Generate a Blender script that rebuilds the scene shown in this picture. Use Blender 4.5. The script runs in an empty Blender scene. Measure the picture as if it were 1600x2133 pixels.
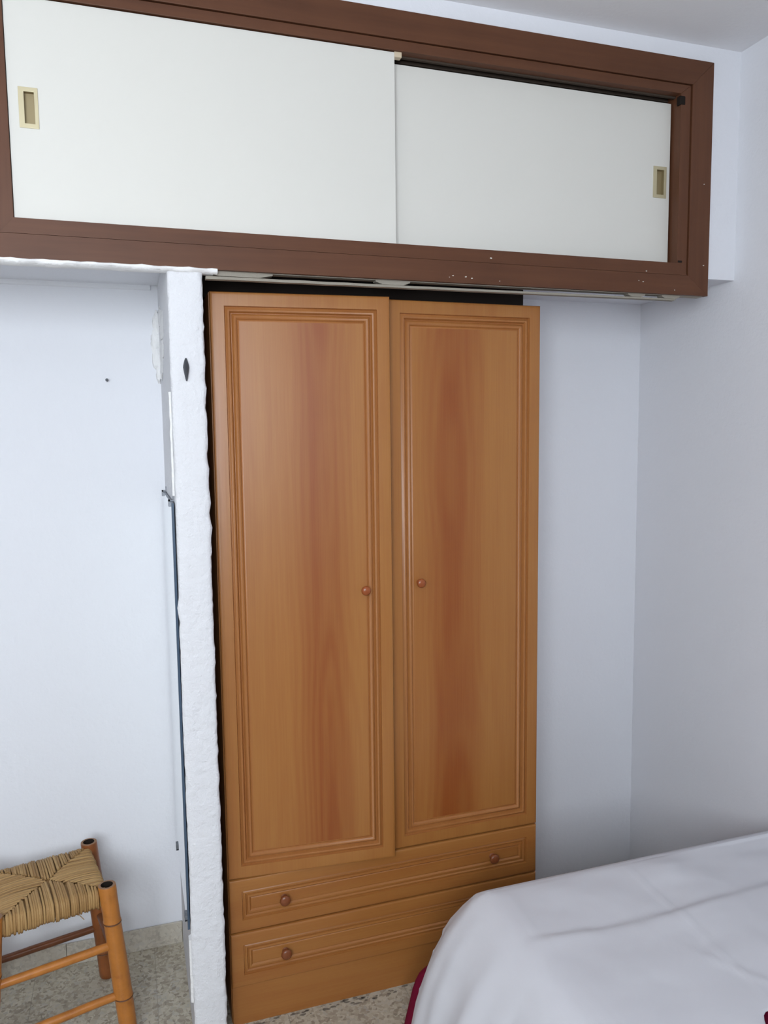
import bpy, bmesh, math, random
from mathutils import Vector, Matrix, noise as mnoise

random.seed(7)
scene = bpy.context.scene
COL = scene.collection

# ------------------------------------------------------------------ camera
CAM_R = Vector((0.94955737, -0.31337841, -0.01160948))
CAM_U = Vector((0.04197535, 0.09032609, 0.99502727))
CAM_F = Vector((0.31077143, 0.94532278, -0.09892397))
CAM_POS = Vector((0.0, -1.86, 1.5564))
cam_data = bpy.data.cameras.new('camera')
cam_data.sensor_fit = 'HORIZONTAL'
cam_data.sensor_width = 36.0
cam_data.lens = 1621.45 / 1600.0 * 36.0
cam_data.clip_start = 0.01
cam = bpy.data.objects.new('camera', cam_data)
m = Matrix.Identity(4)
for i in range(3):
    m[i][0] = CAM_R[i]; m[i][1] = CAM_U[i]; m[i][2] = -CAM_F[i]; m[i][3] = CAM_POS[i]
cam.matrix_world = m
COL.objects.link(cam)
scene.camera = cam

# ------------------------------------------------------------------ world, light, exposure
WORLD_COLOR = (0.885, 0.95, 1.015)
WORLD_STRENGTH = 9.0
EXPOSURE = 1.08
WIN_X0, WIN_X1, WIN_Z0, WIN_Z1 = -1.25, 0.10, 1.25, 2.42
NEAR_Y = -2.75
world = bpy.data.worlds.new('overcast_sky')
scene.world = world
world.use_nodes = True
bg = world.node_tree.nodes['Background']
bg.inputs['Color'].default_value = (*WORLD_COLOR, 1)
bg.inputs['Strength'].default_value = WORLD_STRENGTH
# portal: guides the sampling of the sky through the window opening, gives no light itself
pl = bpy.data.lights.new('window_portal', 'AREA')
pl.shape = 'RECTANGLE'
pl.size = WIN_X1 - WIN_X0
pl.size_y = WIN_Z1 - WIN_Z0
pl.cycles.is_portal = True
po = bpy.data.objects.new('window_portal', pl)
po.location = ((WIN_X0 + WIN_X1) / 2, NEAR_Y - 0.10, (WIN_Z0 + WIN_Z1) / 2)
po.rotation_euler = (math.radians(90), 0, 0)
COL.objects.link(po)
vs = scene.view_settings
vs.view_transform = 'Standard'
vs.look = 'None'
vs.exposure = EXPOSURE
vs.gamma = 1.0
vs.use_curve_mapping = False
scene.cycles.diffuse_bounces = 4
scene.cycles.glossy_bounces = 3
scene.cycles.max_bounces = 8

# ------------------------------------------------------------------ measures (metres)
X_R = 1.6824        # right wall
X_L = -1.55         # left wall
Z_C = 2.6104        # ceiling
Z_S = 1.986         # underside of the boxed-in overhead cupboard
D_R = 0.4336        # far wall of the recess, wardrobe side
D_L = 0.504         # far wall of the recess, stool side
PX0, PX1 = 0.103, 0.181   # partition pier
YW = 0.0862         # wardrobe front

# ------------------------------------------------------------------ material helpers
class NT:
    def __init__(self, name):
        self.m = bpy.data.materials.new(name)
        self.m.use_nodes = True
        self.t = self.m.node_tree
        self.b = self.t.nodes['Principled BSDF']
    def n(self, typ, **kw):
        nd = self.t.nodes.new(typ)
        for k, v in kw.items():
            setattr(nd, k, v)
        return nd
    def l(self, a, b):
        self.t.links.new(a, b)
    def val(self, x):
        nd = self.n('ShaderNodeValue'); nd.outputs[0].default_value = x; return nd.outputs[0]
    def coord(self, kind='Object'):
        return self.n('ShaderNodeTexCoord').outputs[kind]
    def mapping(self, vec, scale=(1, 1, 1), loc=(0, 0, 0)):
        nd = self.n('ShaderNodeMapping')
        nd.inputs['Scale'].default_value = scale
        nd.inputs['Location'].default_value = loc
        self.l(vec, nd.inputs['Vector'])
        return nd.outputs[0]
    def noise(self, vec, scale, detail=3.0, rough=0.5, dist=0.0):
        nd = self.n('ShaderNodeTexNoise')
        nd.inputs['Scale'].default_value = scale
        nd.inputs['Detail'].default_value = detail
        nd.inputs['Roughness'].default_value = rough
        nd.inputs['Distortion'].default_value = dist
        self.l(vec, nd.inputs['Vector'])
        return nd.outputs['Fac']
    def math(self, op, a, b=None, c=None):
        nd = self.n('ShaderNodeMath', operation=op)
        for i, v in enumerate((a, b, c)):
            if v is None: continue
            if isinstance(v, (int, float)): nd.inputs[i].default_value = v
            else: self.l(v, nd.inputs[i])
        return nd.outputs[0]
    def ramp(self, fac, stops):
        nd = self.n('ShaderNodeValToRGB')
        cr = nd.color_ramp
        while len(cr.elements) < len(stops): cr.elements.new(0.5)
        for e, (p, c) in zip(cr.elements, stops):
            e.position = p; e.color = (*c, 1)
        self.l(fac, nd.inputs[0])
        return nd.outputs[0]
    def mix(self, fac, a, b, mode='MIX'):
        nd = self.n('ShaderNodeMix', data_type='RGBA', blend_type=mode)
        for sock, v in ((nd.inputs[0], fac), (nd.inputs[6], a), (nd.inputs[7], b)):
            if isinstance(v, (int, float)): sock.default_value = v
            elif isinstance(v, tuple): sock.default_value = (*v, 1)
            else: self.l(v, sock)
        return nd.outputs[2]
    def color(self, c):
        if isinstance(c, tuple): self.b.inputs['Base Color'].default_value = (*c, 1)
        else: self.l(c, self.b.inputs['Base Color'])
    def bump(self, h, strength=0.3, distance=0.002):
        nd = self.n('ShaderNodeBump')
        nd.inputs['Strength'].default_value = strength
        nd.inputs['Distance'].default_value = distance
        self.l(h, nd.inputs['Height'])
        self.l(nd.outputs[0], self.b.inputs['Normal'])
    def set(self, rough=0.5, metal=0.0, spec=None, coat=None):
        self.b.inputs['Roughness'].default_value = rough
        self.b.inputs['Metallic'].default_value = metal
        if spec is not None: self.b.inputs['Specular IOR Level'].default_value = spec
        if coat is not None:
            self.b.inputs['Coat Weight'].default_value = coat
        return self.m

def plaster(name, c, bump=0.35, scale=85.0, dist=0.003):
    t = NT(name)
    v = t.coord()
    big = t.noise(v, 2.5, 3)
    t.color(t.mix(t.math('MULTIPLY', big, 0.16), c, tuple(x * 0.86 for x in c)))
    a = t.noise(v, scale, 4, 0.6)
    b = t.noise(v, scale * 0.3, 2)
    t.bump(t.math('ADD', a, t.math('MULTIPLY', b, 0.7)), bump, dist)
    return t.set(0.85, spec=0.2)

def flat(name, c, rough=0.6, metal=0.0, spec=None):
    t = NT(name); t.color(c); return t.set(rough, metal, spec)

def veneer(name, cx=0.0, off=0.0, axis='Z', arch=1.0, light=(0.365, 0.158, 0.040), dark=(0.250, 0.066, 0.0125)):
    """beech-look laminate: contour lines of a stretched noise give the cathedral figure"""
    t = NT(name)
    v = t.coord()
    sep = t.n('ShaderNodeSeparateXYZ'); t.l(v, sep.inputs[0])
    X, Z = (sep.outputs[0], sep.outputs[2]) if axis == 'Z' else (sep.outputs[2], sep.outputs[0])
    comb = t.n('ShaderNodeCombineXYZ')
    t.l(X, comb.inputs[0]); t.l(Z, comb.inputs[2]); comb.inputs[1].default_value = off
    u = comb.outputs[0]
    n1 = t.noise(t.mapping(u, (5.0, 1, 0.9), (off, 0, off * 2)), 1.0, 2.0, 0.45)
    dx = t.math('ABSOLUTE', t.math('SUBTRACT', X, cx))
    hump = t.math('MULTIPLY', t.math('MAXIMUM', t.math('SUBTRACT', 1.0, t.math('DIVIDE', dx, 0.10)), 0.0), arch)
    hump = t.math('SMOOTH_MIN', hump, 0.75, 0.25)
    field = t.math('ADD', n1, t.math('MULTIPLY', hump, 0.42))
    wob = t.math('MULTIPLY', t.noise(t.mapping(u, (40, 1, 5)), 1.0, 2), 0.03)
    rings = t.math('ADD', t.math('MULTIPLY', t.math('SINE', t.math('MULTIPLY', t.math('ADD', field, wob), 62.0)), 0.5), 0.5)
    streak = t.noise(t.mapping(u, (330, 1, 5.5), (off * 9, 0, 0)), 1.0, 3, 0.65)
    band = t.noise(t.mapping(u, (15, 1, 0.7), (off * 3, 0, 0)), 1.0, 2)
    tone = t.math('ADD', t.math('MULTIPLY', hump, 0.55), t.math('MULTIPLY', band, 0.55))
    tone = t.math('ADD', tone, t.math('MULTIPLY', t.math('MULTIPLY', rings, t.math('ADD', hump, 0.25)), 0.20))
    tone = t.math('ADD', tone, t.math('MULTIPLY', t.math('SUBTRACT', streak, 0.5), 0.42))
    mid = tuple((a + b) / 2 for a, b in zip(light, dark))
    t.color(t.ramp(tone, [(0.10, light), (0.50, mid), (0.95, dark)]))
    rg = t.n('ShaderNodeMapRange')
    t.l(streak, rg.inputs[0]); rg.inputs[3].default_value = 0.34; rg.inputs[4].default_value = 0.44
    t.l(rg.outputs[0], t.b.inputs['Roughness'])
    t.b.inputs['Specular IOR Level'].default_value = 0.5
    return t.m

def darkwood(name, axis='X', c0=(0.120, 0.047, 0.022), c1=(0.082, 0.031, 0.0145)):
    t = NT(name)
    v = t.coord()
    sc = {'X': (3, 60, 60), 'Z': (60, 60, 3)}[axis]
    s = t.noise(t.mapping(v, sc), 1.0, 4, 0.6)
    b = t.noise(v, 6.0, 3)
    t.color(t.ramp(t.math('ADD', t.math('MULTIPLY', s, 0.6), t.math('MULTIPLY', b, 0.4)), [(0.3, c0), (0.7, c1)]))
    t.bump(s, 0.15, 0.001)
    return t.set(0.5, spec=0.3)

def terrazzo(name, seed=0.0, lift=0.0):
    t = NT(name)
    v = t.mapping(t.n('ShaderNodeNewGeometry').outputs['Position'], (1, 1, 1), (seed, seed, seed))
    vo = t.n('ShaderNodeTexVoronoi'); vo.inputs['Scale'].default_value = 120.0
    wv = t.n('ShaderNodeVectorMath', operation='ADD')
    nz = t.n('ShaderNodeTexNoise'); nz.inputs['Scale'].default_value = 60.0
    t.l(v, nz.inputs['Vector'])
    sc = t.n('ShaderNodeVectorMath', operation='SCALE'); sc.inputs['Scale'].default_value = 0.02
    t.l(nz.outputs['Color'], sc.inputs[0]); t.l(v, wv.inputs[0]); t.l(sc.outputs[0], wv.inputs[1])
    t.l(wv.outputs[0], vo.inputs['Vector'])
    hue = t.n('ShaderNodeSeparateColor'); t.l(vo.outputs['Color'], hue.inputs[0])
    chips = t.ramp(hue.outputs[0], [(0.0, (0.17, 0.135, 0.10)), (0.22, (0.32, 0.265, 0.195)), (0.5, (0.46, 0.415, 0.32)), (0.8, (0.56, 0.515, 0.415)), (1.0, (0.36, 0.34, 0.31))])
    cloud = t.noise(v, 7.0, 4)
    base = t.mix(t.math('MULTIPLY', cloud, 0.78), chips, (0.40, 0.36, 0.285))
    t.color(t.mix(lift, base, (0.58, 0.55, 0.50)))
    return t.set(0.38, spec=0.4)

M = {}
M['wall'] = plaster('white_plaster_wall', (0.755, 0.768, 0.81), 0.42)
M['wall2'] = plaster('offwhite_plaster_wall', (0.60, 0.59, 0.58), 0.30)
M['pier'] = plaster('white_plaster_rough', (0.71, 0.715, 0.74), 0.75, 52.0, 0.007)
M['ceil'] = plaster('white_ceiling', (0.80, 0.80, 0.82), 0.15)
M['patch'] = plaster('plaster_filler', (0.80, 0.80, 0.80), 0.8, 45.0, 0.006)
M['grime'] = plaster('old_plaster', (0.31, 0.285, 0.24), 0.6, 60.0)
M['floor'] = terrazzo('terrazzo')
M['skirt'] = terrazzo('terrazzo_skirting', 3.0, 0.38)
M['grout'] = flat('floor_joint', (0.30, 0.27, 0.22), 0.8)
M['dw_x'] = darkwood('brown_painted_wood_x', 'X')
M['dw_z'] = darkwood('brown_painted_wood_z', 'Z')
M['raw'] = flat('dark_raw_wood', (0.018, 0.014, 0.012), 0.9, spec=0.1)  # near-black that puts the shade of gaps into the colour
M['interior'] = flat('cupboard_inside', (0.06, 0.045, 0.035), 0.8, spec=0.1)
M['black'] = flat('blackened_hollow', (0.02, 0.015, 0.012), 0.9, spec=0.1)
M['iron'] = flat('dark_iron', (0.06, 0.065, 0.075), 0.5, 0.3)
M['steel'] = flat('grey_clip', (0.16, 0.17, 0.19), 0.45, 0.4)
M['mirror'] = flat('mirror_silver', (0.86, 0.90, 0.90), 0.03, 1.0)
M['mirror_edge'] = flat('mirror_edge_glass', (0.055, 0.085, 0.13), 0.25)
M['brass'] = flat('pale_brass', (0.52, 0.46, 0.30), 0.45, 0.35)
M['brass_in'] = flat('dull_brass', (0.30, 0.24, 0.13), 0.5, 0.35)  # darker brass, shading of the pull recess put into the colour
M['crimson'] = flat('crimson_cotton', (0.17, 0.006, 0.03), 0.9, spec=0.1)
M['fleck'] = flat('paint_fleck', (0.62, 0.60, 0.55), 0.8)
M['winframe'] = flat('white_window_paint', (0.75, 0.75, 0.74), 0.5)

t = NT('offwhite_door_laminate')
v = t.coord()
t.color(t.mix(t.math('MULTIPLY', t.noise(v, 3.0, 4), 0.3), (0.66, 0.65, 0.605), (0.615, 0.605, 0.57)))
t.bump(t.noise(t.mapping(v, (60, 60, 260)), 1.0, 3), 0.08, 0.0008)
M['laminate'] = t.set(0.55, spec=0.35)

t = NT('white_cotton_sheet')
v = t.coord()
t.color(t.mix(t.math('MULTIPLY', t.noise(v, 4.0, 3), 0.3), (0.63, 0.635, 0.675), (0.57, 0.575, 0.62)))
t.bump(t.noise(v, 420.0, 2), 0.12, 0.0008)
M['sheet'] = t.set(0.9, spec=0.1)

def bamboo(name, c0=(0.50, 0.185, 0.034), c1=(0.30, 0.09, 0.016)):
    t = NT(name)
    v = t.coord()
    s = t.noise(t.mapping(v, (30, 30, 2)), 1.0, 3, 0.6)
    b = t.noise(v, 22.0, 4, 0.65)
    t.color(t.ramp(t.math('ADD', t.math('MULTIPLY', s, 0.4), t.math('MULTIPLY', b, 0.6)), [(0.36, c0), (0.55, tuple(x * 0.8 for x in c0)), (0.66, c1)]))
    return t.set(0.33, spec=0.5)
M['bamboo'] = bamboo('varnished_bamboo')
M['bamboo_red'] = bamboo('varnished_bamboo_red', (0.27, 0.085, 0.022), (0.15, 0.042, 0.012))  # red-brown of the back legs, their shade put into the colour
M['bamboo_node'] = flat('bamboo_node_ring', (0.12, 0.045, 0.015), 0.5)
M['bamboo_dk'] = bamboo('varnished_bamboo_dark', (0.17, 0.055, 0.018), (0.10, 0.03, 0.012))
M['bamboo_end'] = flat('bamboo_cut_end', (0.24, 0.13, 0.07), 0.7)

t = NT('rush_straw')
at = t.n('ShaderNodeAttribute'); at.attribute_name = 'tone'
v = t.coord()
s = t.noise(t.mapping(v, (180, 180, 180)), 1.0, 3)
t.color(t.ramp(t.math('ADD', t.math('MULTIPLY', at.outputs['Fac'], 0.75), t.math('MULTIPLY', s, 0.25)),
        [(0.10, (0.17, 0.085, 0.03)), (0.45, (0.34, 0.20, 0.078)), (0.8, (0.43, 0.275, 0.115)), (1.0, (0.48, 0.22, 0.075))]))
M['rush'] = t.set(0.6, spec=0.3)

# ------------------------------------------------------------------ mesh helpers
class MB:
    def __init__(self):
        self.v = []; self.f = []; self.mi = []
    def add(self, V, F, mi=0):
        o = len(self.v)
        self.v += [tuple(p) for p in V]
        self.f += [tuple(i + o for i in f) for f in F]
        self.mi += [mi] * len(F)
        return self
    def box(self, x0, x1, y0, y1, z0, z1, mi=0):
        V = [(x, y, z) for z in (z0, z1) for y in (y0, y1) for x in (x0, x1)]
        return self.add(V, [(0, 2, 3, 1), (4, 5, 7, 6), (0, 1, 5, 4), (2, 6, 7, 3), (0, 4, 6, 2), (1, 3, 7, 5)], mi)
    def rings(self, loops, close=True, cap0=True, cap1=True, mi=0):
        o = len(self.v); n = len(loops[0])
        for L in loops: self.v += [tuple(p) for p in L]
        for k in range(len(loops) - 1):
            for i in range(n if close else n - 1):
                j = (i + 1) % n
                self.f.append((o + k * n + i, o + k * n + j, o + (k + 1) * n + j, o + (k + 1) * n + i)); self.mi.append(mi)
        if cap0: self.f.append(tuple(o + i for i in reversed(range(n)))); self.mi.append(mi)
        if cap1: self.f.append(tuple(o + (len(loops) - 1) * n + i for i in range(n))); self.mi.append(mi)
        return self
    def tube(self, pts, radii, seg=10, mi=0, cap=True):
        pts = [Vector(p) for p in pts]
        if isinstance(radii, (int, float)): radii = [radii] * len(pts)
        loops = []
        up = None
        for i, p in enumerate(pts):
            d = (pts[min(i + 1, len(pts) - 1)] - pts[max(i - 1, 0)]).normalized()
            if up is None:
                up = Vector((0, 0, 1)) if abs(d.z) < 0.9 else Vector((1, 0, 0))
            a = d.cross(up).normalized(); b = a.cross(d).normalized(); up = b
            loops.append([p + (a * math.cos(q) + b * math.sin(q)) * radii[i] for q in [2 * math.pi * k / seg for k in range(seg)]])
        return self.rings(loops, True, cap, cap, mi)
    def build(self, name, mats, parent=None, smooth=False, bevel=0.0, label=None, cat=None, kind=None, group=None, loc=None, angle=35):
        me = bpy.data.meshes.new(name)
        me.from_pydata(self.v, [], self.f)
        if not isinstance(mats, (list, tuple)): mats = [mats]
        for mt in mats: me.materials.append(mt)
        for p, k in zip(me.polygons, self.mi):
            p.material_index = k
        bm = bmesh.new(); bm.from_mesh(me)
        bmesh.ops.recalc_face_normals(bm, faces=bm.faces)
        if bevel > 0:
            es = [e for e in bm.edges if len(e.link_faces) == 2 and e.calc_face_angle(0) > 0.5]
            bmesh.ops.bevel(bm, geom=es, offset=bevel, segments=2, affect='EDGES', profile=0.6)
        if smooth:
            for f in bm.faces: f.smooth = True
            for e in bm.edges:
                if len(e.link_faces) == 2 and e.calc_face_angle(0) > math.radians(angle): e.smooth = False
        bm.to_mesh(me); bm.free()
        ob = bpy.data.objects.new(name, me)
        COL.objects.link(ob)
        if parent is not None: ob.parent = parent
        if loc is not None: ob.location = loc
        tag(ob, label, cat, kind, group)
        return ob

def tag(o, label=None, cat=None, kind=None, group=None):
    if label: o['label'] = label
    if cat: o['category'] = cat
    if kind: o['kind'] = kind
    if group: o['group'] = group
    return o

def empty(name, loc, label, cat, rz=0.0):
    e = bpy.data.objects.new(name, None)
    e.empty_display_size = 0.1
    e.location = loc
    e.rotation_euler = (0, 0, rz)
    COL.objects.link(e)
    return tag(e, label, cat)

def nz(*a):
    return mnoise.noise(Vector(a))

# ================================================================== the room
S = 'structure'
# floor slab with terrazzo tiles
fl = MB().box(X_L - 0.1, X_R + 0.1, NEAR_Y - 0.1, 0.62, -0.10, -0.0012).build('floor', M['grout'], kind=S, label='speckled beige terrazzo tile floor of the bedroom', cat='floor')
TS = 0.333
tile_me = None
nx = int(math.ceil((X_R - X_L + 0.1) / TS)); ny = int(math.ceil((0.52 - NEAR_Y) / TS))
for i in range(nx):
    for j in range(ny):
        x = X_R - i * TS; y = 0.62 - j * TS
        if tile_me is None:
            o = MB().box(-TS + 0.0006, -0.0006, -TS + 0.0006, -0.0006, -0.02, 0.0).build('tile', M['floor'], parent=fl, loc=(x, y, 0))
            tile_me = o.data
        else:
            o = bpy.data.objects.new('tile', tile_me); COL.objects.link(o); o.parent = fl; o.location = (x, y, 0)

MB().box(X_L - 0.1, X_R + 0.1, NEAR_Y - 0.1, 0.70, Z_C, Z_C + 0.08).build('ceiling', M['ceil'], kind=S, label='plain white plastered ceiling above the overhead cupboard', cat='ceiling')
MB().box(X_R, X_R + 0.1, NEAR_Y - 0.1, 0.70, -0.1, Z_C).build('wall_right', M['wall'], kind=S, label='white textured plaster wall beside the bed', cat='wall')
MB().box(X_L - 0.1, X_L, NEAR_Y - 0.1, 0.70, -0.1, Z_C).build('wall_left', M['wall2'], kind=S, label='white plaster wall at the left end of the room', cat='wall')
wf = MB()
wf.box(X_L, PX0 + 0.03, D_L, D_L + 0.1, -0.1, Z_C)
wf.box(PX0 + 0.03, X_R, D_R, D_R + 0.1, -0.1, Z_C)
wf.build('wall_far', M['wall'], kind=S, label='white plaster back wall of the recess behind stool and wardrobe', cat='wall')
# wall behind the photographer with the window opening
wn = MB()
wn.box(X_L - 0.1, WIN_X0, NEAR_Y - 0.18, NEAR_Y, -0.1, Z_C)
wn.box(WIN_X1, X_R + 0.1, NEAR_Y - 0.18, NEAR_Y, -0.1, Z_C)
wn.box(WIN_X0, WIN_X1, NEAR_Y - 0.18, NEAR_Y, -0.1, WIN_Z0)
wn.box(WIN_X0, WIN_X1, NEAR_Y - 0.18, NEAR_Y, WIN_Z1, Z_C)
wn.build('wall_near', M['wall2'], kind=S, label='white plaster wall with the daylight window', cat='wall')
w = MB()
fw_ = 0.05
w.box(WIN_X0, WIN_X0 + fw_, NEAR_Y - 0.08, NEAR_Y - 0.03, WIN_Z0, WIN_Z1)
w.box(WIN_X1 - fw_, WIN_X1, NEAR_Y - 0.08, NEAR_Y - 0.03, WIN_Z0, WIN_Z1)
xm = (WIN_X0 + WIN_X1) / 2
w.box(xm - 0.035, xm + 0.035, NEAR_Y - 0.08, NEAR_Y - 0.03, WIN_Z0 + fw_, WIN_Z1 - fw_)
w.box(WIN_X0 + fw_, WIN_X1 - fw_, NEAR_Y - 0.08, NEAR_Y - 0.03, WIN_Z0, WIN_Z0 + fw_)
w.box(WIN_X0 + fw_, WIN_X1 - fw_, NEAR_Y - 0.08, NEAR_Y - 0.03, WIN_Z1 - fw_, WIN_Z1)
wo = w.build('window_1', M['winframe'], kind=S, label='white framed two-leaf window letting in daylight', cat='window')
MB().box(WIN_X0 - 0.04, WIN_X1 + 0.04, NEAR_Y - 0.02, NEAR_Y + 0.05, WIN_Z0 - 0.03, WIN_Z0).build('window_sill', M['winframe'], parent=wo)

# overhead boxed-in front (soffit): plaster around the cupboard
FX0, FX1, FZ0, FZ1 = -0.304, 1.5833, 1.9363, 2.5656     # outer casing
so = MB()
so.box(X_L, FX0 + 0.04, 0.004, 0.07, Z_S, Z_C)
so.box(FX1 - 0.04, X_R, 0.004, 0.07, Z_S, Z_C)
so.box(FX0 + 0.04, FX1 - 0.04, 0.004, 0.07, FZ1 - 0.03, Z_C)
so.box(X_L, X_R, 0.07, D_L, Z_S, Z_S + 0.02)
so.box(FX0 + 0.04, FX1 - 0.04, 0.03, 0.07, Z_S, Z_S + 0.02)
so.build('wall_soffit', M['wall'], kind=S, label='white plaster soffit boxing in the overhead cupboard', cat='wall')

# pier: rough plastered partition end, ragged edges
def pier():
    mb = MB(); loops = []
    z = 0.0; n = 170
    for k in range(n + 1):
        z = (Z_S - 0.002) * k / n
        jr = 0.0030 * nz(z * 28, 3.1, 0) + 0.0022 * nz(z * 80, 7.7, 0) + 0.003 * nz(z * 4, 1, 5)
        jl = 0.0014 * nz(z * 30, 9.1, 2) + 0.0010 * nz(z * 85, 4.7, 1) + 0.002 * nz(z * 5, 6, 2)
        f = 0.0012 * nz(z * 20, 2.2, 8)
        xl = PX0 + jl; xr = PX1 + jr
        # the chipped notch in the left arris halfway up
        if 1.12 < z < 1.19: xl -= 0.004 * (1 - abs(z - 1.155) / 0.035)
        if z < 1.12: xl -= 0.0018
        L = [(PX0, D_L, z), (PX0, 0.012, z), (xl, 0.006, z), (xl + 0.003, 0.002 + f, z), (xl + 0.008, 0.0 + f, z),
             ((xl * 2 + xr) / 3, 0.0008 * nz(z * 30, 5, 5), z), ((xl + xr * 2) / 3, 0.0008 * nz(z * 30, 8, 1), z),
             (xr - 0.008, f, z), (xr - 0.003, 0.002 + f, z), (xr, 0.006, z), (PX1 - 0.002, 0.014, z), (PX1 - 0.002, D_L, z)]
        loops.append(L)
    mb.rings(loops)
    return mb.build('wall_pier', M['pier'], kind=S, smooth=True, angle=50, label='narrow rough white plaster pier between the stool recess and wardrobe', cat='wall')
pr = pier()
# filler lumps and strips on the pier's inner corner
def lump(x, y, z, rx, ry, rz, sd):
    mb = MB(); seg, rg = 14, 9; loops = []
    for i in range(1, rg):
        ph = math.pi * i / rg; L = []
        for k in range(seg):
            th = 2 * math.pi * k / seg
            d = Vector((math.sin(ph) * math.cos(th), math.sin(ph) * math.sin(th), math.cos(ph)))
            s = 1 + 0.45 * nz(d.x * 2 + sd, d.y * 2, d.z * 2)
            L.append((x + d.x * rx * s, y + d.y * ry * s, z + d.z * rz * s))
        loops.append(L)
    return mb.rings(loops)
for q, (x, z, rx, rz) in enumerate([(0.098, 1.88, 0.012, 0.035), (0.092, 1.83, 0.016, 0.035), (0.094, 1.785, 0.014, 0.035), (0.099, 1.74, 0.009, 0.03)]):
    lump(x, D_L - 0.002, z, rx, 0.009, rz, q * 3.3).build('filler_lump', M['patch'], parent=pr, smooth=True, angle=60)
mb = MB(); loops = []
for k in range(41):
    z = 1.42 + 0.24 * k / 40
    j = 0.0012 * nz(z * 40, 0, 3)
    loops.append([(PX0 - 0.0055 + j, 0.03, z), (PX0 - 0.0055 + j, 0.012, z), (PX0 - 0.001, 0.009, z), (PX0 + 0.004, 0.02, z), (PX0 + 0.004, 0.04, z)])
mb.rings(loops).build('filler_strip', M['patch'], parent=pr, smooth=True, angle=50)
mb = MB(); loops = []
for k in range(41):
    z = 0.155 + 0.165 * k / 40
    j = 0.0012 * nz(z * 40, 4, 3)
    loops.append([(PX0 - 0.0075 + j, 0.03, z), (PX0 - 0.0075 + j, 0.012, z), (PX0 - 0.001, 0.008, z), (PX0 + 0.004, 0.02, z), (PX0 + 0.004, 0.04, z)])
mb.rings(loops).build('filler_strip', M['patch'], parent=pr, smooth=True, angle=50)
for q, (y, z, ry, rz) in enumerate([(0.40, 1.885, 0.07, 0.03), (0.33, 1.845, 0.10, 0.035), (0.36, 1.79, 0.09, 0.04), (0.40, 1.745, 0.06, 0.03)]):
    lump(PX0 + 0.001, y, z, 0.006, ry, rz, 20 + q * 3.1).build('filler_lump', M['patch'], parent=pr, smooth=True, angle=60)

# plaster ledge along the top of the stool recess
mb = MB(); loops = []
for k in range(60):
    x = X_L + (PX0 - 0.02 - X_L) * k / 59
    j = 0.0015 * nz(x * 12, 1, 1)
    loops.append([(x, D_L + 0.01, Z_S), (x, D_L - 0.008, Z_S), (x, D_L - 0.008, 1.977 + j), (x, D_L - 0.004, 1.973 + j), (x, D_L + 0.01, 1.972 + j)])
mb.rings(loops).build('trim_1', M['wall'], kind=S, smooth=True, angle=50, label='thin plaster ledge along the top of the stool recess wall', cat='trim')
# ragged plaster edge under the casing above stool and pier
mb = MB(); loops = []
for k in range(140):
    x = X_L + (0.215 - X_L) * k / 139
    a = 0.0022 * nz(x * 30, 2, 0) + 0.0012 * nz(x * 90, 5, 0)
    b = 0.0016 * nz(x * 26, 8, 0)
    zt = 1.9385 + a; zb = 1.929 + b
    loops.append([(x, 0.03, zb), (x, -0.0045 + b, zb), (x, -0.0085, (zb + zt) / 2), (x, -0.0065, zt), (x, 0.03, zt + 0.004)])
mb.rings(loops).build('trim_2', M['patch'], kind=S, smooth=True, angle=60, label='ragged white plaster edge under the left part of the brown casing', cat='trim')
# soffit return behind the lower casing (closes the 5 cm lip)
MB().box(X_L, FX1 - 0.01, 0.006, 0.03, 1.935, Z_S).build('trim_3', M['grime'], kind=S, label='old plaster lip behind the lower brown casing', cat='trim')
# greyish lath under the casing over the wardrobe with crumbled filling
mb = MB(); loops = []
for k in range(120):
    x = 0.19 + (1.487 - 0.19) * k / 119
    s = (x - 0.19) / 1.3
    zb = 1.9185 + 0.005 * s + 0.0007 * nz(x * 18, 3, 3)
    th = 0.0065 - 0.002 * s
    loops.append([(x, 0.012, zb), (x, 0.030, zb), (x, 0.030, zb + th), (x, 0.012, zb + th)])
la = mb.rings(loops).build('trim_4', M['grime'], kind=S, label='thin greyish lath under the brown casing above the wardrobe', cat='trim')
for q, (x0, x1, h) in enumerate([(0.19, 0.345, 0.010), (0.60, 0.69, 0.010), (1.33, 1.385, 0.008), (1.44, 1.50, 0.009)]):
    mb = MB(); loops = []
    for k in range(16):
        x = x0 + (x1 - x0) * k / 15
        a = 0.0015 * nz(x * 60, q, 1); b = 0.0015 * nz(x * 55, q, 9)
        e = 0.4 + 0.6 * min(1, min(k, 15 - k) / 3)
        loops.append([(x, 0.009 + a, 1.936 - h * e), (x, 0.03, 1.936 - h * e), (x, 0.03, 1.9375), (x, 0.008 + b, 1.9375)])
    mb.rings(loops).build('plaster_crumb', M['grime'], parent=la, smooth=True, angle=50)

# terrazzo skirting, pieces along the stool recess wall
bb = MB().box(X_L, PX0, D_L - 0.004, D_L, 0.0, 0.064).build('baseboard_far', M['grout'], kind=S, label='speckled terrazzo skirting along the stool recess wall', cat='baseboard')
x = PX0 - 0.001
while x > X_L + 0.05:
    x0 = max(X_L, x - 0.333)
    MB().box(x0 + 0.0007, x - 0.0007, D_L - 0.010, D_L - 0.0035, 0.0, 0.0677).build('skirting_tile', M['skirt'], parent=bb, bevel=0.0012)
    x = x0

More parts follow.
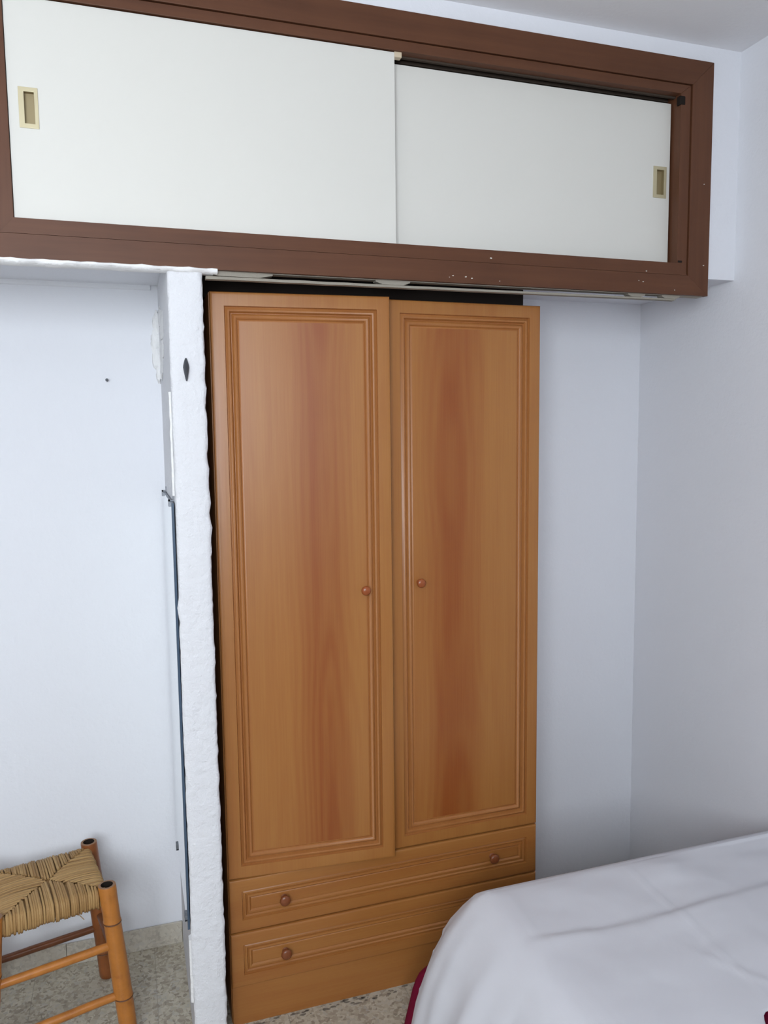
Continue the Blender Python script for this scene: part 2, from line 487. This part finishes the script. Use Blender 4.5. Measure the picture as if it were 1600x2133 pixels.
# ================================================================== overhead cupboard
CX, CZ = 0.64, FZ0
cb = empty('overhead_cupboard', (CX, 0.0, FZ0), 'wide overhead cupboard with dark brown casing and two white sliding doors', 'cupboard')
def rel(mb, o):   # shift world vertices into a parent's frame
    mb.v = [(p[0] - o[0], p[1] - o[1], p[2] - o[2]) for p in mb.v]
    return mb
CO = (CX, 0.0, FZ0)
def mitred(x0, x1, z0, z1, wl, wr, wb, wt, y0, y1):
    """four mitred boards of a rectangular frame -> dict of MB"""
    O = [(x0, z0), (x1, z0), (x1, z1), (x0, z1)]
    I = [(x0 + wl, z0 + wb), (x1 - wr, z0 + wb), (x1 - wr, z1 - wt), (x0 + wl, z1 - wt)]
    out = []
    for k in range(4):
        j = (k + 1) % 4
        q = [O[k], O[j], I[j], I[k]]
        V = [(p[0], y0, p[1]) for p in q] + [(p[0], y1, p[1]) for p in q]
        out.append(MB().add(V, [(0, 1, 2, 3), (7, 6, 5, 4), (0, 4, 5, 1), (1, 5, 6, 2), (2, 6, 7, 3), (3, 7, 4, 0)]))
    return out
JX0, JX1, JZ0, JZ1 = -0.2344, 1.5115, 1.9895, 2.4981      # joint between casing and inner jamb
names = ['casing_board'] * 4
for k, mb in enumerate(mitred(FX0, FX1, FZ0, FZ1, JX0 - FX0 - 0.0024, FX1 - JX1 - 0.0028, JZ0 - FZ0, FZ1 - JZ1 - 0.0020, -0.006, 0.012)):
    rel(mb, CO).build('casing_board', M['dw_x'] if k % 2 == 0 else M['dw_z'], parent=cb, bevel=0.0012 if k else 0.0003)
OX0, OX1, OZ0, OZ1 = -0.2062, 1.4795, 2.0222, 2.4745     # clear opening
for k, mb in enumerate(mitred(JX0, JX1, JZ0 + 0.0006, JZ1, OX0 - JX0, JX1 - OX1, OZ0 - JZ0 - 0.0006, JZ1 - OZ1, -0.002, 0.022)):
    if k == 0: mb.v = [(p[0], -0.0058 if p[1] < 0 else p[1], p[2]) for p in mb.v]
    rel(mb, CO).build('inner_jamb', M['dw_x'] if k % 2 == 0 else M['dw_z'], parent=cb, bevel=0.001 if k else 0.0003)
# deeper side and bottom liners behind the jamb, dark carcass
mb = MB()
mb.box(OX0 - 0.02, OX1 + 0.02, 0.060, D_R - 0.02, OZ0 - 0.012, OZ0)           # bottom
mb.box(OX0 - 0.02, OX1 + 0.02, 0.075, D_R - 0.02, OZ1 + 0.02, OZ1 + 0.03)
mb.box(OX0 - 0.02, OX0 - 0.008, 0.075, D_R - 0.02, OZ0, OZ1 + 0.02)
mb.box(OX1 + 0.012, OX1 + 0.024, 0.075, D_R - 0.02, OZ0, OZ1 + 0.02)
mb.box(OX0 - 0.02, OX1 + 0.024, D_R - 0.03, D_R - 0.02, OZ0, OZ1 + 0.02)
rel(mb, CO).build('carcass', M['interior'], parent=cb)
mb = MB()
mb.box(OX0 - 0.02, OX1 + 0.03, 0.022, 0.060, OZ0 - 0.012, OZ0 - 0.002)
rel(mb, CO).build('bottom_track', M['dw_x'], parent=cb)
mb = MB()
mb.box(OX0 - 0.02, OX1 + 0.03, 0.0225, 0.030, OZ1 - 0.004, OZ1 + 0.018)
mb.box(OX0 - 0.02, OX1 + 0.03, 0.0545, 0.060, OZ1 - 0.002, OZ1 + 0.018)
rel(mb, CO).build('top_track', M['interior'], parent=cb)
mb = MB().box(OX1 + 0.001, OX1 + 0.010, 0.022, 0.070, OZ0, OZ1 + 0.01)
rel(mb, CO).build('side_liner', M['dw_z'], parent=cb)
mb = MB().box(OX0 - 0.010, OX0 - 0.001, 0.022, 0.070, OZ0, OZ1 + 0.01)
rel(mb, CO).build('side_liner', M['dw_z'], parent=cb)
mb = MB().box(OX1 - 0.004, OX1 + 0.014, -0.0032, 0.012, OZ1 - 0.030, OZ1 - 0.006)  # near-black plugs added for the shaded notches at the jamb corners
rel(mb, CO).build('track_stop', M['raw'], parent=cb, bevel=0.003)
mb = MB().box(OX1 + 0.002, OX1 + 0.016, -0.0030, 0.012, OZ0 + 0.002, OZ0 + 0.008)
rel(mb, CO).build('track_stop', M['raw'], parent=cb, bevel=0.001)
mb = MB().box(0.6525, 0.672, 0.0045, 0.0215, OZ1 - 0.012, OZ1 + 0.001)
rel(mb, CO).build('track_block', flat('cream_plastic', (0.60, 0.50, 0.36), 0.6), parent=cb, bevel=0.002)

def holed_slab(x0, x1, z0, z1, y0, y1, hx0, hx1, hz0, hz1):
    mb = MB()
    O = [(x0, z0), (x1, z0), (x1, z1), (x0, z1)]; I = [(hx0, hz0), (hx1, hz0), (hx1, hz1), (hx0, hz1)]
    V = [(p[0], y, p[1]) for y in (y0, y1) for p in O + I]
    F = []
    for k in range(4):
        j = (k + 1) % 4
        F.append((k, j, 4 + j, 4 + k)); F.append((8 + j, 8 + k, 12 + k, 12 + j))
        F.append((k, 8 + k, 8 + j, j)); F.append((4 + j, 12 + j, 12 + k, 4 + k))
    return mb.add(V, F)
def sliding_door(x0, x1, z0, z1, y0, y1, hp, lab):
    hx0, hx1, hz0, hz1 = hp
    hm = 0.0075
    d = rel(holed_slab(x0, x1, z0, z1, y0, y1, hx0 + 0.004, hx1 - 0.004, hz0 + 0.004, hz1 - 0.004), CO).build('sliding_door', M['laminate'], parent=cb, label=lab)
    pull = rel(holed_slab(hx0, hx1, hz0, hz1, y0 - 0.0022, y0 + 0.0004, hx0 + 0.011, hx1 - hm, hz0 + 0.009, hz1 - 0.009), CO).build('flush_pull', M['brass'], parent=d, bevel=0.0006, label='pale brass flush pull')
    mb = MB()
    a0, a1, c0, c1 = hx0 + 0.0105, hx1 - hm + 0.0005, hz0 + 0.0085, hz1 - 0.0085
    yb = y0 + 0.0105
    V = [(a0, y0, c0), (a1, y0, c0), (a1, y0, c1), (a0, y0, c1), (a0, yb, c0), (a1, yb, c0), (a1, yb, c1), (a0, yb, c1)]
    mb.add(V, [(0, 1, 5, 4), (1, 2, 6, 5), (2, 3, 7, 6), (3, 0, 4, 7), (4, 5, 6, 7)])
    rel(mb, CO).build('pull_recess', M['brass_in'], parent=d)
    return d
sliding_door(OX0 + 0.0012, 0.6524, OZ0 + 0.0012, OZ1 - 0.0025, 0.004, 0.020, (-0.1850, -0.1467, 2.2094, 2.2919), 'front white sliding door with flush pull at its left')
sliding_door(0.60, 1.4750, OZ0 + 0.001, 2.4595, 0.034, 0.050, (1.4215, 1.4640, 2.2050, 2.2895), 'rear white sliding door with flush pull at its right')
# tiny paint flecks on the lower casing
mb = MB()
for (x, z, s) in [(0.905, 2.002, .006), (0.80, 1.953, .004), (0.835, 1.952, .005), (0.852, 1.949, .004), (1.376, 1.995, .004), (1.352, 1.968, .003), (1.366, 1.966, .004), (1.565, 2.02, .004), (1.56, 2.24, .003), (0.79, 1.949, .003), (0.93, 1.946, .003), (1.47, 1.948, .003)]:
    n = 7; s *= 0.7
    L = [(x + s * (0.6 + 0.5 * random.random()) * math.cos(2 * math.pi * k / n), -0.0068, z + 0.5 * s * (0.6 + 0.6 * random.random()) * math.sin(2 * math.pi * k / n)) for k in range(n)]
    mb.rings([[(p[0], -0.0055, p[2]) for p in L], L])
rel(mb, CO).build('paint_flecks', M['fleck'], parent=cb, kind='stuff')

# ================================================================== wardrobe
WX0, WX1 = 0.2038, 1.1027
WW = WX1 - WX0
wd = empty('wardrobe', (WX0, YW, 0.0), 'two-door beech wardrobe with two drawers, left door ajar', 'wardrobe')
VD = D_R - YW - 0.012
v_side = veneer('veneer_carcass', 0.3, 1.7, 'Z', 0.2)
mb = MB()
mb.box(0.0, 0.016, 0.020, VD, 0.0, 1.905)
mb.box(WW - 0.016, WW, 0.020, VD, 0.0, 1.905)
mb.box(0.016, WW - 0.016, 0.020, VD, 1.889, 1.905)
mb.box(0.016, WW - 0.016, 0.020, VD, 0.395, 0.409)
mb.box(0.016, WW - 0.016, VD - 0.004, VD, 0.0, 1.889)
mb.build('body', v_side, parent=wd)
MB().box(0.0015, WW - 0.0015, 0.006, 0.0195, 0.0, 0.107).build('plinth', veneer('veneer_plinth', 0.05, 5.2, 'X', 0.2), parent=wd, bevel=0.001)

def rect_loop(x0, x1, z0, z1, y):
    return [(x0, y, z0), (x1, y, z0), (x1, y, z1), (x0, y, z1)]
def profiled(w, h, th, margin, prof, mats, name, parent, loc, label=None, rz=0.0):
    """raised-and-fielded front: frame with rounded edges, beaded moulding, flat panel; front at y = 0"""
    def ring(t, y): return rect_loop(t, w - t, t, h - t, y)
    fr = [ring(0, th), ring(0, 0.006), ring(0.0006, 0.0035), ring(0.002, 0.0015), ring(0.0045, 0.0004), ring(0.008, 0.0), ring(margin, 0.0)]
    d = MB().rings(fr, True, True, False).build(name, mats[0], parent=parent, smooth=True, angle=25, loc=loc, label=label)
    d.rotation_euler = (0, 0, rz)
    mo = [ring(margin + a, y) for a, y in prof]
    MB().rings(mo, True, False, False).build('moulding', mats[1], parent=d, smooth=True, angle=40)
    e = margin + prof[-1][0]; yp = prof[-1][1]
    MB().add(rect_loop(e - 0.0002, w - e + 0.0002, e - 0.0002, h - e + 0.0002, yp), [(0, 1, 2, 3)]).build('panel', mats[2], parent=d)
    return d
def knob(parent, x, y, z, r, mat, L=0.026):
    prof = [(0.0, 0.55), (0.06, 0.62), (0.10, 0.55), (0.2, 0.42), (0.36, 0.44), (0.48, 0.66), (0.6, 0.9), (0.72, 1.0), (0.84, 0.95), (0.93, 0.76), (0.985, 0.42), (1.0, 0.08)]
    loops = [[(x + r * b * math.cos(q), y - L * a, z + r * b * math.sin(q)) for q in [2 * math.pi * k / 24 for k in range(24)]] for a, b in prof]
    return MB().rings(loops).build('knob', mat, parent=parent, smooth=True, angle=60)
DH = 1.905 - 0.4105
PROF = [(0.0, 0.0), (0.0006, 0.0040), (0.0020, 0.0068), (0.0036, 0.0060), (0.0062, 0.0026), (0.0092, 0.0014), (0.0122, 0.0024), (0.0142, 0.0070), (0.0160, 0.0098), (0.0172, 0.0098),
        (0.0186, 0.0076), (0.021, 0.0042), (0.0242, 0.0026), (0.0272, 0.0036), (0.0298, 0.0074), (0.0312, 0.0096), (0.033, 0.0080), (0.036, 0.0072)]
mk = flat('knob_wood', (0.27, 0.068, 0.018), 0.28)
mk2 = flat('knob_wood_dark', (0.19, 0.055, 0.018), 0.3)
vf = veneer('veneer_door_frame', 0.9, 2.3, 'Z', 0.1)
vm = veneer('veneer_moulding', 0.9, 3.1, 'Z', 0.1, (0.36, 0.148, 0.042), (0.265, 0.078, 0.018))
wl = 0.4475
dl = profiled(wl, DH, 0.018, 0.034, PROF, (vf, vm, veneer('veneer_left_panel', 0.262, 0.4, 'Z', 1.0)), 'door', wd, (0.0, 0.0, 0.4105), 'left wardrobe door, slightly ajar', -math.radians(4.8))
knob(dl, wl - 0.0745, 0.0072, 1.154 - 0.4105, 0.0125, mk)
dr = profiled(wl, DH, 0.018, 0.034, PROF, (vf, vm, veneer('veneer_right_panel', 0.185, 4.4, 'Z', 1.0)), 'door', wd, (WW - wl, 0.0, 0.4105), 'right wardrobe door')
knob(dr, 0.0845, 0.0072, 1.1565 - 0.4105, 0.0125, mk)
PROF2 = [(0.0, 0.0), (0.0005, 0.0032), (0.0016, 0.0060), (0.0030, 0.0056), (0.006, 0.0022), (0.009, 0.0018), (0.0108, 0.0036), (0.0122, 0.0064), (0.0134, 0.0064),
         (0.0150, 0.0030), (0.0175, 0.0022), (0.0200, 0.0024), (0.0222, 0.0050), (0.0236, 0.0064), (0.0255, 0.0052), (0.028, 0.0050)]
for k, (z0, z1, off) in enumerate([(0.1085, 0.2580, 7.7), (0.2615, 0.4070, 9.1)]):
    va = veneer('veneer_drawer', 0.02, off, 'X', 0.15)
    d = profiled(WW - 0.001, z1 - z0, 0.018, 0.033, PROF2, (va, va, va), 'drawer', wd, (0.0005, 0.0, z0), ['lower wardrobe drawer', 'upper wardrobe drawer'][k])
    for x in (0.144, WW - 0.144):
        knob(d, x, 0.005, (z1 - z0) / 2, 0.0145, mk2)

# added near-black board standing in for the shaded gap above the wardrobe
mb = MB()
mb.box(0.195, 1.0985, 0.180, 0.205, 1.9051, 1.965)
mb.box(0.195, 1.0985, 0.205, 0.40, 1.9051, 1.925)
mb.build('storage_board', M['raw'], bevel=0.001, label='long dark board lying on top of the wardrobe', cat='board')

# ================================================================== mirror on the pier
mz0, mz1, my0, my1 = 0.338, 1.402, 0.026, 0.490
mr = empty('wall_mirror', (PX0, (my0 + my1) / 2, mz0), 'tall frameless mirror clipped to the side of the white pier', 'mirror')
MO = (PX0, (my0 + my1) / 2, mz0)
mb = MB().box(PX0 - 0.0085, PX0 - 0.0025, my0, my1, mz0, mz1)
rel(mb, MO).build('glass', M['mirror_edge'], parent=mr, bevel=0.0006)
mb = MB().box(PX0 - 0.00875, PX0 - 0.00855, my0 + 0.001, my1 - 0.001, mz0 + 0.001, mz1 - 0.001)
rel(mb, MO).build('silvered_face', M['mirror'], parent=mr)
mb = MB().box(PX0 - 0.0024, PX0 - 0.0002, my0 + 0.04, my1 - 0.04, mz0 + 0.04, mz1 - 0.04)
rel(mb, MO).build('backing', M['interior'], parent=mr)
for y in (my0 + 0.055, my1 - 0.05):
    for top in (True, False):
        z = mz1 if top else mz0
        s = 1 if top else -1
        mb = MB()
        mb.box(PX0 - 0.0125, PX0 - 0.0088, y - 0.012, y + 0.012, min(z - s * 0.012, z + s * 0.004), max(z - s * 0.012, z + s * 0.004))
        mb.box(PX0 - 0.0125, PX0 + 0.0005, y - 0.012, y + 0.012, min(z + s * 0.0006, z + s * 0.004), max(z + s * 0.0006, z + s * 0.004))
        mb.box(PX0 - 0.002, PX0 + 0.0005, y - 0.012, y + 0.012, min(z + s * 0.004, z + s * 0.014), max(z + s * 0.004, z + s * 0.014))
        rel(mb, MO).build('clip', M['steel'], parent=mr)

# diamond iron hook on the pier, nail in the recess wall
hx, hz = 0.1378, 1.710
loops = []
for k in range(13):
    s = k / 12
    z = hz - 0.026 + 0.052 * s
    wdt = 0.0060 * (1 - abs(s - 0.60) / 0.60) ** 0.8 + 0.0012 if s < 0.60 else 0.0060 * (1 - (s - 0.60) / 0.40) ** 0.7 + 0.0014
    dp = 0.005 + 0.010 * math.sin(math.pi * s)
    loops.append([(-wdt, 0.0, z - hz), (-wdt * 0.7, -dp * 0.7, z - hz), (0, -dp, z - hz), (wdt * 0.7, -dp * 0.7, z - hz), (wdt, 0.0, z - hz)])
MB().rings(loops).build('wall_hook', M['iron'], smooth=True, angle=40, loc=(hx, -0.0005, hz), label='small dark diamond-shaped iron hook on the white pier', cat='hook')
loops = [[(r * math.cos(q), y, r * math.sin(q) - (0.004 if y > -0.01 else 0)) for q in [2 * math.pi * k / 10 for k in range(10)]] for y, r in ((0.006, 0.0016), (-0.012, 0.0018), (-0.013, 0.0042), (-0.016, 0.0042), (-0.017, 0.003))]
MB().rings(loops).build('nail', M['iron'], loc=(-0.0442, D_L, 1.7188), label='single dark nail in the white recess wall above the stool', cat='nail')

# ================================================================== bamboo stool
st = empty('rush_stool', (-0.2425, 0.2435, 0.0), 'low bamboo stool with a woven rush seat in the recess', 'stool', math.radians(12.5))
HX, HY, HZ = 0.1245, 0.1235, 0.424
def leg_pt(sx, sy, z):
    k = 1 - z / HZ
    return Vector((sx * (HX + 0.036 * k) - (0.012 if sx < 0 else 0.0), sy * (HY + 0.016 * k), z))
def leg(sx, sy):
    mb = MB(); seg = 20
    prof = []
    nodes = {(1, -1): [0.325, 0.12], (1, 1): [0.30, 0.08], (-1, -1): [0.28, 0.10], (-1, 1): [0.31, 0.15]}[(sx, sy)]
    zs = [0.0, 0.004] + [0.02 * i for i in range(1, 21)] + [HZ - 0.003, HZ]
    for nd in nodes: zs += [nd - 0.006, nd - 0.002, nd, nd + 0.002, nd + 0.006]
    zs = sorted(zs)
    loops = []
    for z in zs:
        r = 0.0222 + 0.0008 * math.sin(z * 17 + sx + 2 * sy)
        for nd in nodes:
            d = abs(z - nd)
            if d < 0.001: r -= 0.0010
            elif d < 0.003: r += 0.0012
        if z > HZ - 0.001: r -= 0.0012
        if z < 0.001: r -= 0.002
        c = leg_pt(sx, sy, z)
        loops.append([(c.x + r * math.cos(q), c.y + r * math.sin(q), z) for q in [2 * math.pi * k / seg for k in range(seg)]])
    mb.rings(loops, True, True, False)
    for k in range(len(zs) - 1):
        zm = (zs[k] + zs[k + 1]) / 2
        if any(abs(zm - nd) < 0.0021 for nd in nodes):
            for q in range(seg): mb.mi[k * seg + q] = 3
    c = leg_pt(sx, sy, HZ); rr = [(0.0212, HZ), (0.0150, HZ + 0.0005), (0.0145, HZ - 0.004), (0.0138, HZ - 0.02)]
    L2 = [[(c.x + r * math.cos(q), c.y + r * math.sin(q), z) for q in [2 * math.pi * k / seg for k in range(seg)]] for r, z in rr]
    mb.rings(L2[:2], True, False, False, 1)
    mb.rings(L2[1:], True, False, True, 2)
    return mb.build('leg', [M['bamboo'] if sy < 0 else M['bamboo_red'], M['bamboo_end'], M['black'], M['bamboo_node']], parent=st, smooth=True, angle=40)
for sx in (-1, 1):
    for sy in (-1, 1):
        leg(sx, sy)
def rung(a, b, r, mat):
    a = Vector(a); b = Vector(b)
    n = 12
    pts = [a + (b - a) * k / n + Vector((0, 0, 0.0012 * nz(k * 0.5, a.x * 9, a.z * 9))) for k in range(n + 1)]
    rad = [r * (0.92 + 0.08 * math.sin(math.pi * k / n)) for k in range(n + 1)]
    MB().tube(pts, rad, 12).build('rung', mat, parent=st, smooth=True, angle=60)
rung(leg_pt(-1, -1, 0.255), leg_pt(1, -1, 0.262), 0.0112, M['bamboo'])
rung(leg_pt(-1, -1, 0.112), leg_pt(1, -1, 0.126), 0.0108, M['bamboo'])
rung(leg_pt(-1, 1, 0.150), leg_pt(1, 1, 0.158), 0.0100, M['bamboo_dk'])
rung(leg_pt(1, -1, 0.205), leg_pt(1, 1, 0.205), 0.0100, M['bamboo_dk'])
rung(leg_pt(-1, -1, 0.205), leg_pt(-1, 1, 0.205), 0.0100, M['bamboo_dk'])
# rush seat: strands wrap the rails and run to the diagonals
def rush():
    mb = MB(); tones = []
    ex, ey = HX - 0.004, HY - 0.004
    zt, zb = 0.411, 0.368
    def strand(pts, r, tone):
        n0 = len(mb.v)
        mb.tube(pts, r, 6)
        tones.extend([tone] * (len(mb.v) - n0))
    # solid core so that no light passes between the strands
    n0 = len(mb.v); mb.box(-ex + 0.004, ex - 0.004, -ey + 0.004, ey - 0.004, zb + 0.004, zt - 0.003); tones.extend([0.3] * (len(mb.v) - n0))
    for side in range(4):
        half, other = (ex, ey) if side % 2 == 0 else (ey, ex)
        n = 46
        for i in range(n):
            u = -half + 2 * half * (i + 0.5) / n + random.uniform(-0.0008, 0.0008)
            if abs(u) > half - 0.014: 
                pass
            reach = other * (abs(u) / half)      # strands stop on the diagonals
            reach = min(reach + 0.004, other - 0.002)
            edge = other + 0.004 + random.uniform(-0.0012, 0.0016)
            zz = zt + random.uniform(-0.0012, 0.0014)
            hb = zb + random.uniform(-0.004, 0.003)
            sag = 0.006
            path = [(edge - 0.014, hb + 0.001), (edge - 0.004, hb), (edge, hb + 0.007), (edge + 0.0015, (zz + hb) / 2), (edge, zz - 0.008), (edge - 0.005, zz - 0.001)]
            m_ = 5
            for k in range(1, m_ + 1):
                w_ = edge - 0.005 + (reach - edge + 0.005) * k / m_
                bulge = 0.004 * math.sin(math.pi * min(1, (other - w_) / other * 1.0)) + 0.0012 * nz(u * 60, w_ * 30, side)
                path.append((w_, zz + bulge))
            pts = []
            tw = random.uniform(-0.004, 0.004)
            for k, (w_, z_) in enumerate(path):
                uu = u + tw * k / len(path)
                p = {0: (uu, -w_), 1: (w_, uu), 2: (-uu, w_), 3: (-w_, -uu)}[side]
                pts.append((p[0], p[1], z_))
            base = 0.5 + 0.25 * nz(u * 25, side * 3, 1) + random.uniform(-0.22, 0.22)
            strand(pts, random.uniform(0.0026, 0.0036), min(1, max(0, base)))
    # a loose end below the front edge
    strand([(0.052, -ey - 0.002, zb + 0.004), (0.058, -ey - 0.004, zb - 0.006), (0.066, -ey - 0.006, zb - 0.017)], 0.0009, 0.4)
    ob = mb.build('rush_seat', M['rush'], parent=st, smooth=True, angle=60)
    a = ob.data.attributes.new('tone', 'FLOAT', 'POINT')
    for i, tv in enumerate(tones): a.data[i].value = tv
    return ob
rush()

# ================================================================== bed, bedspread and sheet
BX0, BX1, BY0, BY1 = 0.675, 1.655, -2.22, -0.375
bd = empty('bed', ((BX0 + BX1) / 2, BY1, 0.0), 'single bed pushed against the right wall under white and crimson covers', 'bed')
BO = ((BX0 + BX1) / 2, BY1, 0.0)
mb = MB().box(BX0 + 0.062, BX1, BY0, BY1 - 0.01, 0.285, 0.470); rel(mb, BO).build('mattress', flat('mattress_ticking', (0.6, 0.58, 0.55), 0.9), parent=bd, bevel=0.03)
mb = MB().box(BX0 + 0.062, BX1, BY0 + 0.01, BY1 - 0.02, 0.22, 0.284); rel(mb, BO).build('bed_base', M['bamboo_dk'], parent=bd, bevel=0.004)
for x in (BX0 + 0.10, BX1 - 0.06):
    for y in (BY0 + 0.08, BY1 - 0.08):
        mb = MB().box(x - 0.025, x + 0.025, y - 0.025, y + 0.025, 0.0, 0.219); rel(mb, BO).build('leg', M['bamboo_dk'], parent=bd, bevel=0.003)

XC, YC = 0.752, -0.332           # edge of the flat top of the covers
def drape_profile(s):
    """arc length beyond the flat top -> (outward, down)"""
    P = [(0.0, 0.0), (0.012, 0.002), (0.026, 0.008), (0.048, 0.024), (0.078, 0.062), (0.110, 0.110), (0.148, 0.19), (0.178, 0.29), (0.198, 0.39), (0.210, 0.48)]
    for a, b in zip(P, P[1:]):
        L = math.hypot(b[0] - a[0], b[1] - a[1])
        if s <= L:
            q = s / L
            return a[0] + (b[0] - a[0]) * q, a[1] + (b[1] - a[1]) * q
        s -= L
    return P[-1]
def sm(a, b, x):
    t_ = max(0.0, min(1.0, (x - a) / (b - a))); return t_ * t_ * (3 - 2 * t_)
def ridge(d, w): return math.exp(-(d / w) ** 2)
def cover(name, mat, hang_fn, out_fn, z_top, y_end_fn, label, cat, folds=True, na=150, nb=150):
    """one continuous cloth: flat on the bed, falling over the left and far edges, conical at the corner"""
    hl = 0.56
    xs = [XC - hl + (BX1 - 0.005 - (XC - hl)) * i / na for i in range(na + 1)]
    V = []; F = []
    for i, a in enumerate(xs):
        ye = y_end_fn(max(a, XC))
        for j in range(nb + 1):
            b = ye + (YC + hl - ye) * j / nb
            dx = max(0.0, XC - a); dy = max(0.0, b - YC)
            dist = math.hypot(dx, dy)
            cx_, cy_ = max(a, XC), min(b, YC)
            if dist < 1e-6:
                z = z_top
                if folds:
                    f1 = b - (-0.500 - 0.022 * math.sin((a - 0.70) * 4.6))
                    z += 0.0058 * (math.tanh(-(f1 + 0.004) / 0.010) * math.exp(-abs(f1) / 0.05)) * (0.7 + 0.5 * nz(a * 5, 3, 3))
                    z += 0.0022 * ridge(a - 0.775 + 0.03 * nz(b * 4, 1, 1), 0.006)
                    z += 0.0022 * ridge(a - 1.105 + 0.06 * max(0, -0.55 - b), 0.006)
                    z += 0.0020 * ridge(a + 0.6 * b - 0.66, 0.010) * ridge(b + 0.72, 0.16)
                    z += 0.0060 * nz(a * 3.1, b * 3.7, 1.5) + 0.0035 * nz(a * 8, b * 10, 4) + 0.0012 * nz(a * 22, b * 26, 7)
                    z += 0.007 * ridge(a - 1.20, 0.06) * ridge(b + 0.36, 0.05) - 0.009 * sm(1.15, 1.55, a)
                    ed = min(1.0, min(a - XC, YC - b) / 0.04)
                    z = z_top + (z - z_top) * (0.35 + 0.65 * ed)
                V.append((cx_, cy_, z))
            else:
                th = math.atan2(dy, dx)            # 0 = left side, pi/2 = far side
                hang = hang_fn(th, cy_)
                s = hang * min(1.0, dist / hl) if dist < hl else hang
                o, d = drape_profile(s)
                o *= out_fn(th, d)
                if folds:
                    amp = min(1, d / 0.25)
                    ph = cy_ * 22 + cx_ * 10 + th * 3.0
                    o += amp * (0.024 * nz(ph * 0.55, d * 1.5, 2.2) + 0.007 * math.sin(ph * 1.7 + 1.0 + 2 * nz(ph, 1, 1)))
                ux, uy = -dx / dist, dy / dist
                V.append((cx_ + ux * o, cy_ + uy * o, z_top - d))
    n = nb + 1
    for i in range(na):
        for j in range(nb):
            F.append((i * n + j, (i + 1) * n + j, (i + 1) * n + j + 1, i * n + j + 1))
    mb = MB().add(V, F)
    ob = mb.build(name, mat, smooth=True, angle=80, label=label, cat=cat)
    so_ = ob.modifiers.new('thickness', 'SOLIDIFY'); so_.thickness = 0.0012; so_.offset = -1
    return ob
cover('bed_sheet', M['sheet'],
      lambda th, y: 0.50 - 0.30 * sm(math.radians(34), math.radians(52), th),
      lambda th, d: 1.0, 0.5095,
      lambda x: -0.915 + 0.09 * sm(0.98, 1.06, x),
      'rumpled white cotton sheet spread over the bed', 'sheet')
cover('bedspread', M['crimson'],
      lambda th, y: 0.545,
      lambda th, d: 0.86 + 0.37 * sm(math.radians(36), math.radians(54), th) * sm(0.15, 0.26, d), 0.4785,
      lambda x: -2.20, 'crimson bedspread under the white sheet, hanging to the floor', 'bedspread', folds=False, na=90, nb=120)

# dust and grime gathered on the floor along the wardrobe plinth
mb = MB()
for k in range(70):
    x = WX0 + 0.03 + (WW - 0.06) * random.random(); yy = YW + 0.002 - abs(random.gauss(0, 0.012)); r = random.uniform(0.0015, 0.007)
    n = 7
    L = [(x + 1.6 * r * (0.6 + 0.6 * random.random()) * math.cos(2 * math.pi * q / n), yy + 0.6 * r * (0.6 + 0.6 * random.random()) * math.sin(2 * math.pi * q / n), 0.0008) for q in range(n)]
    mb.rings([[(p[0], p[1], 0.0001) for p in L], L])
mb.build('floor_dirt', flat('dirt', (0.17, 0.145, 0.115), 0.95), parent=fl, kind='stuff')
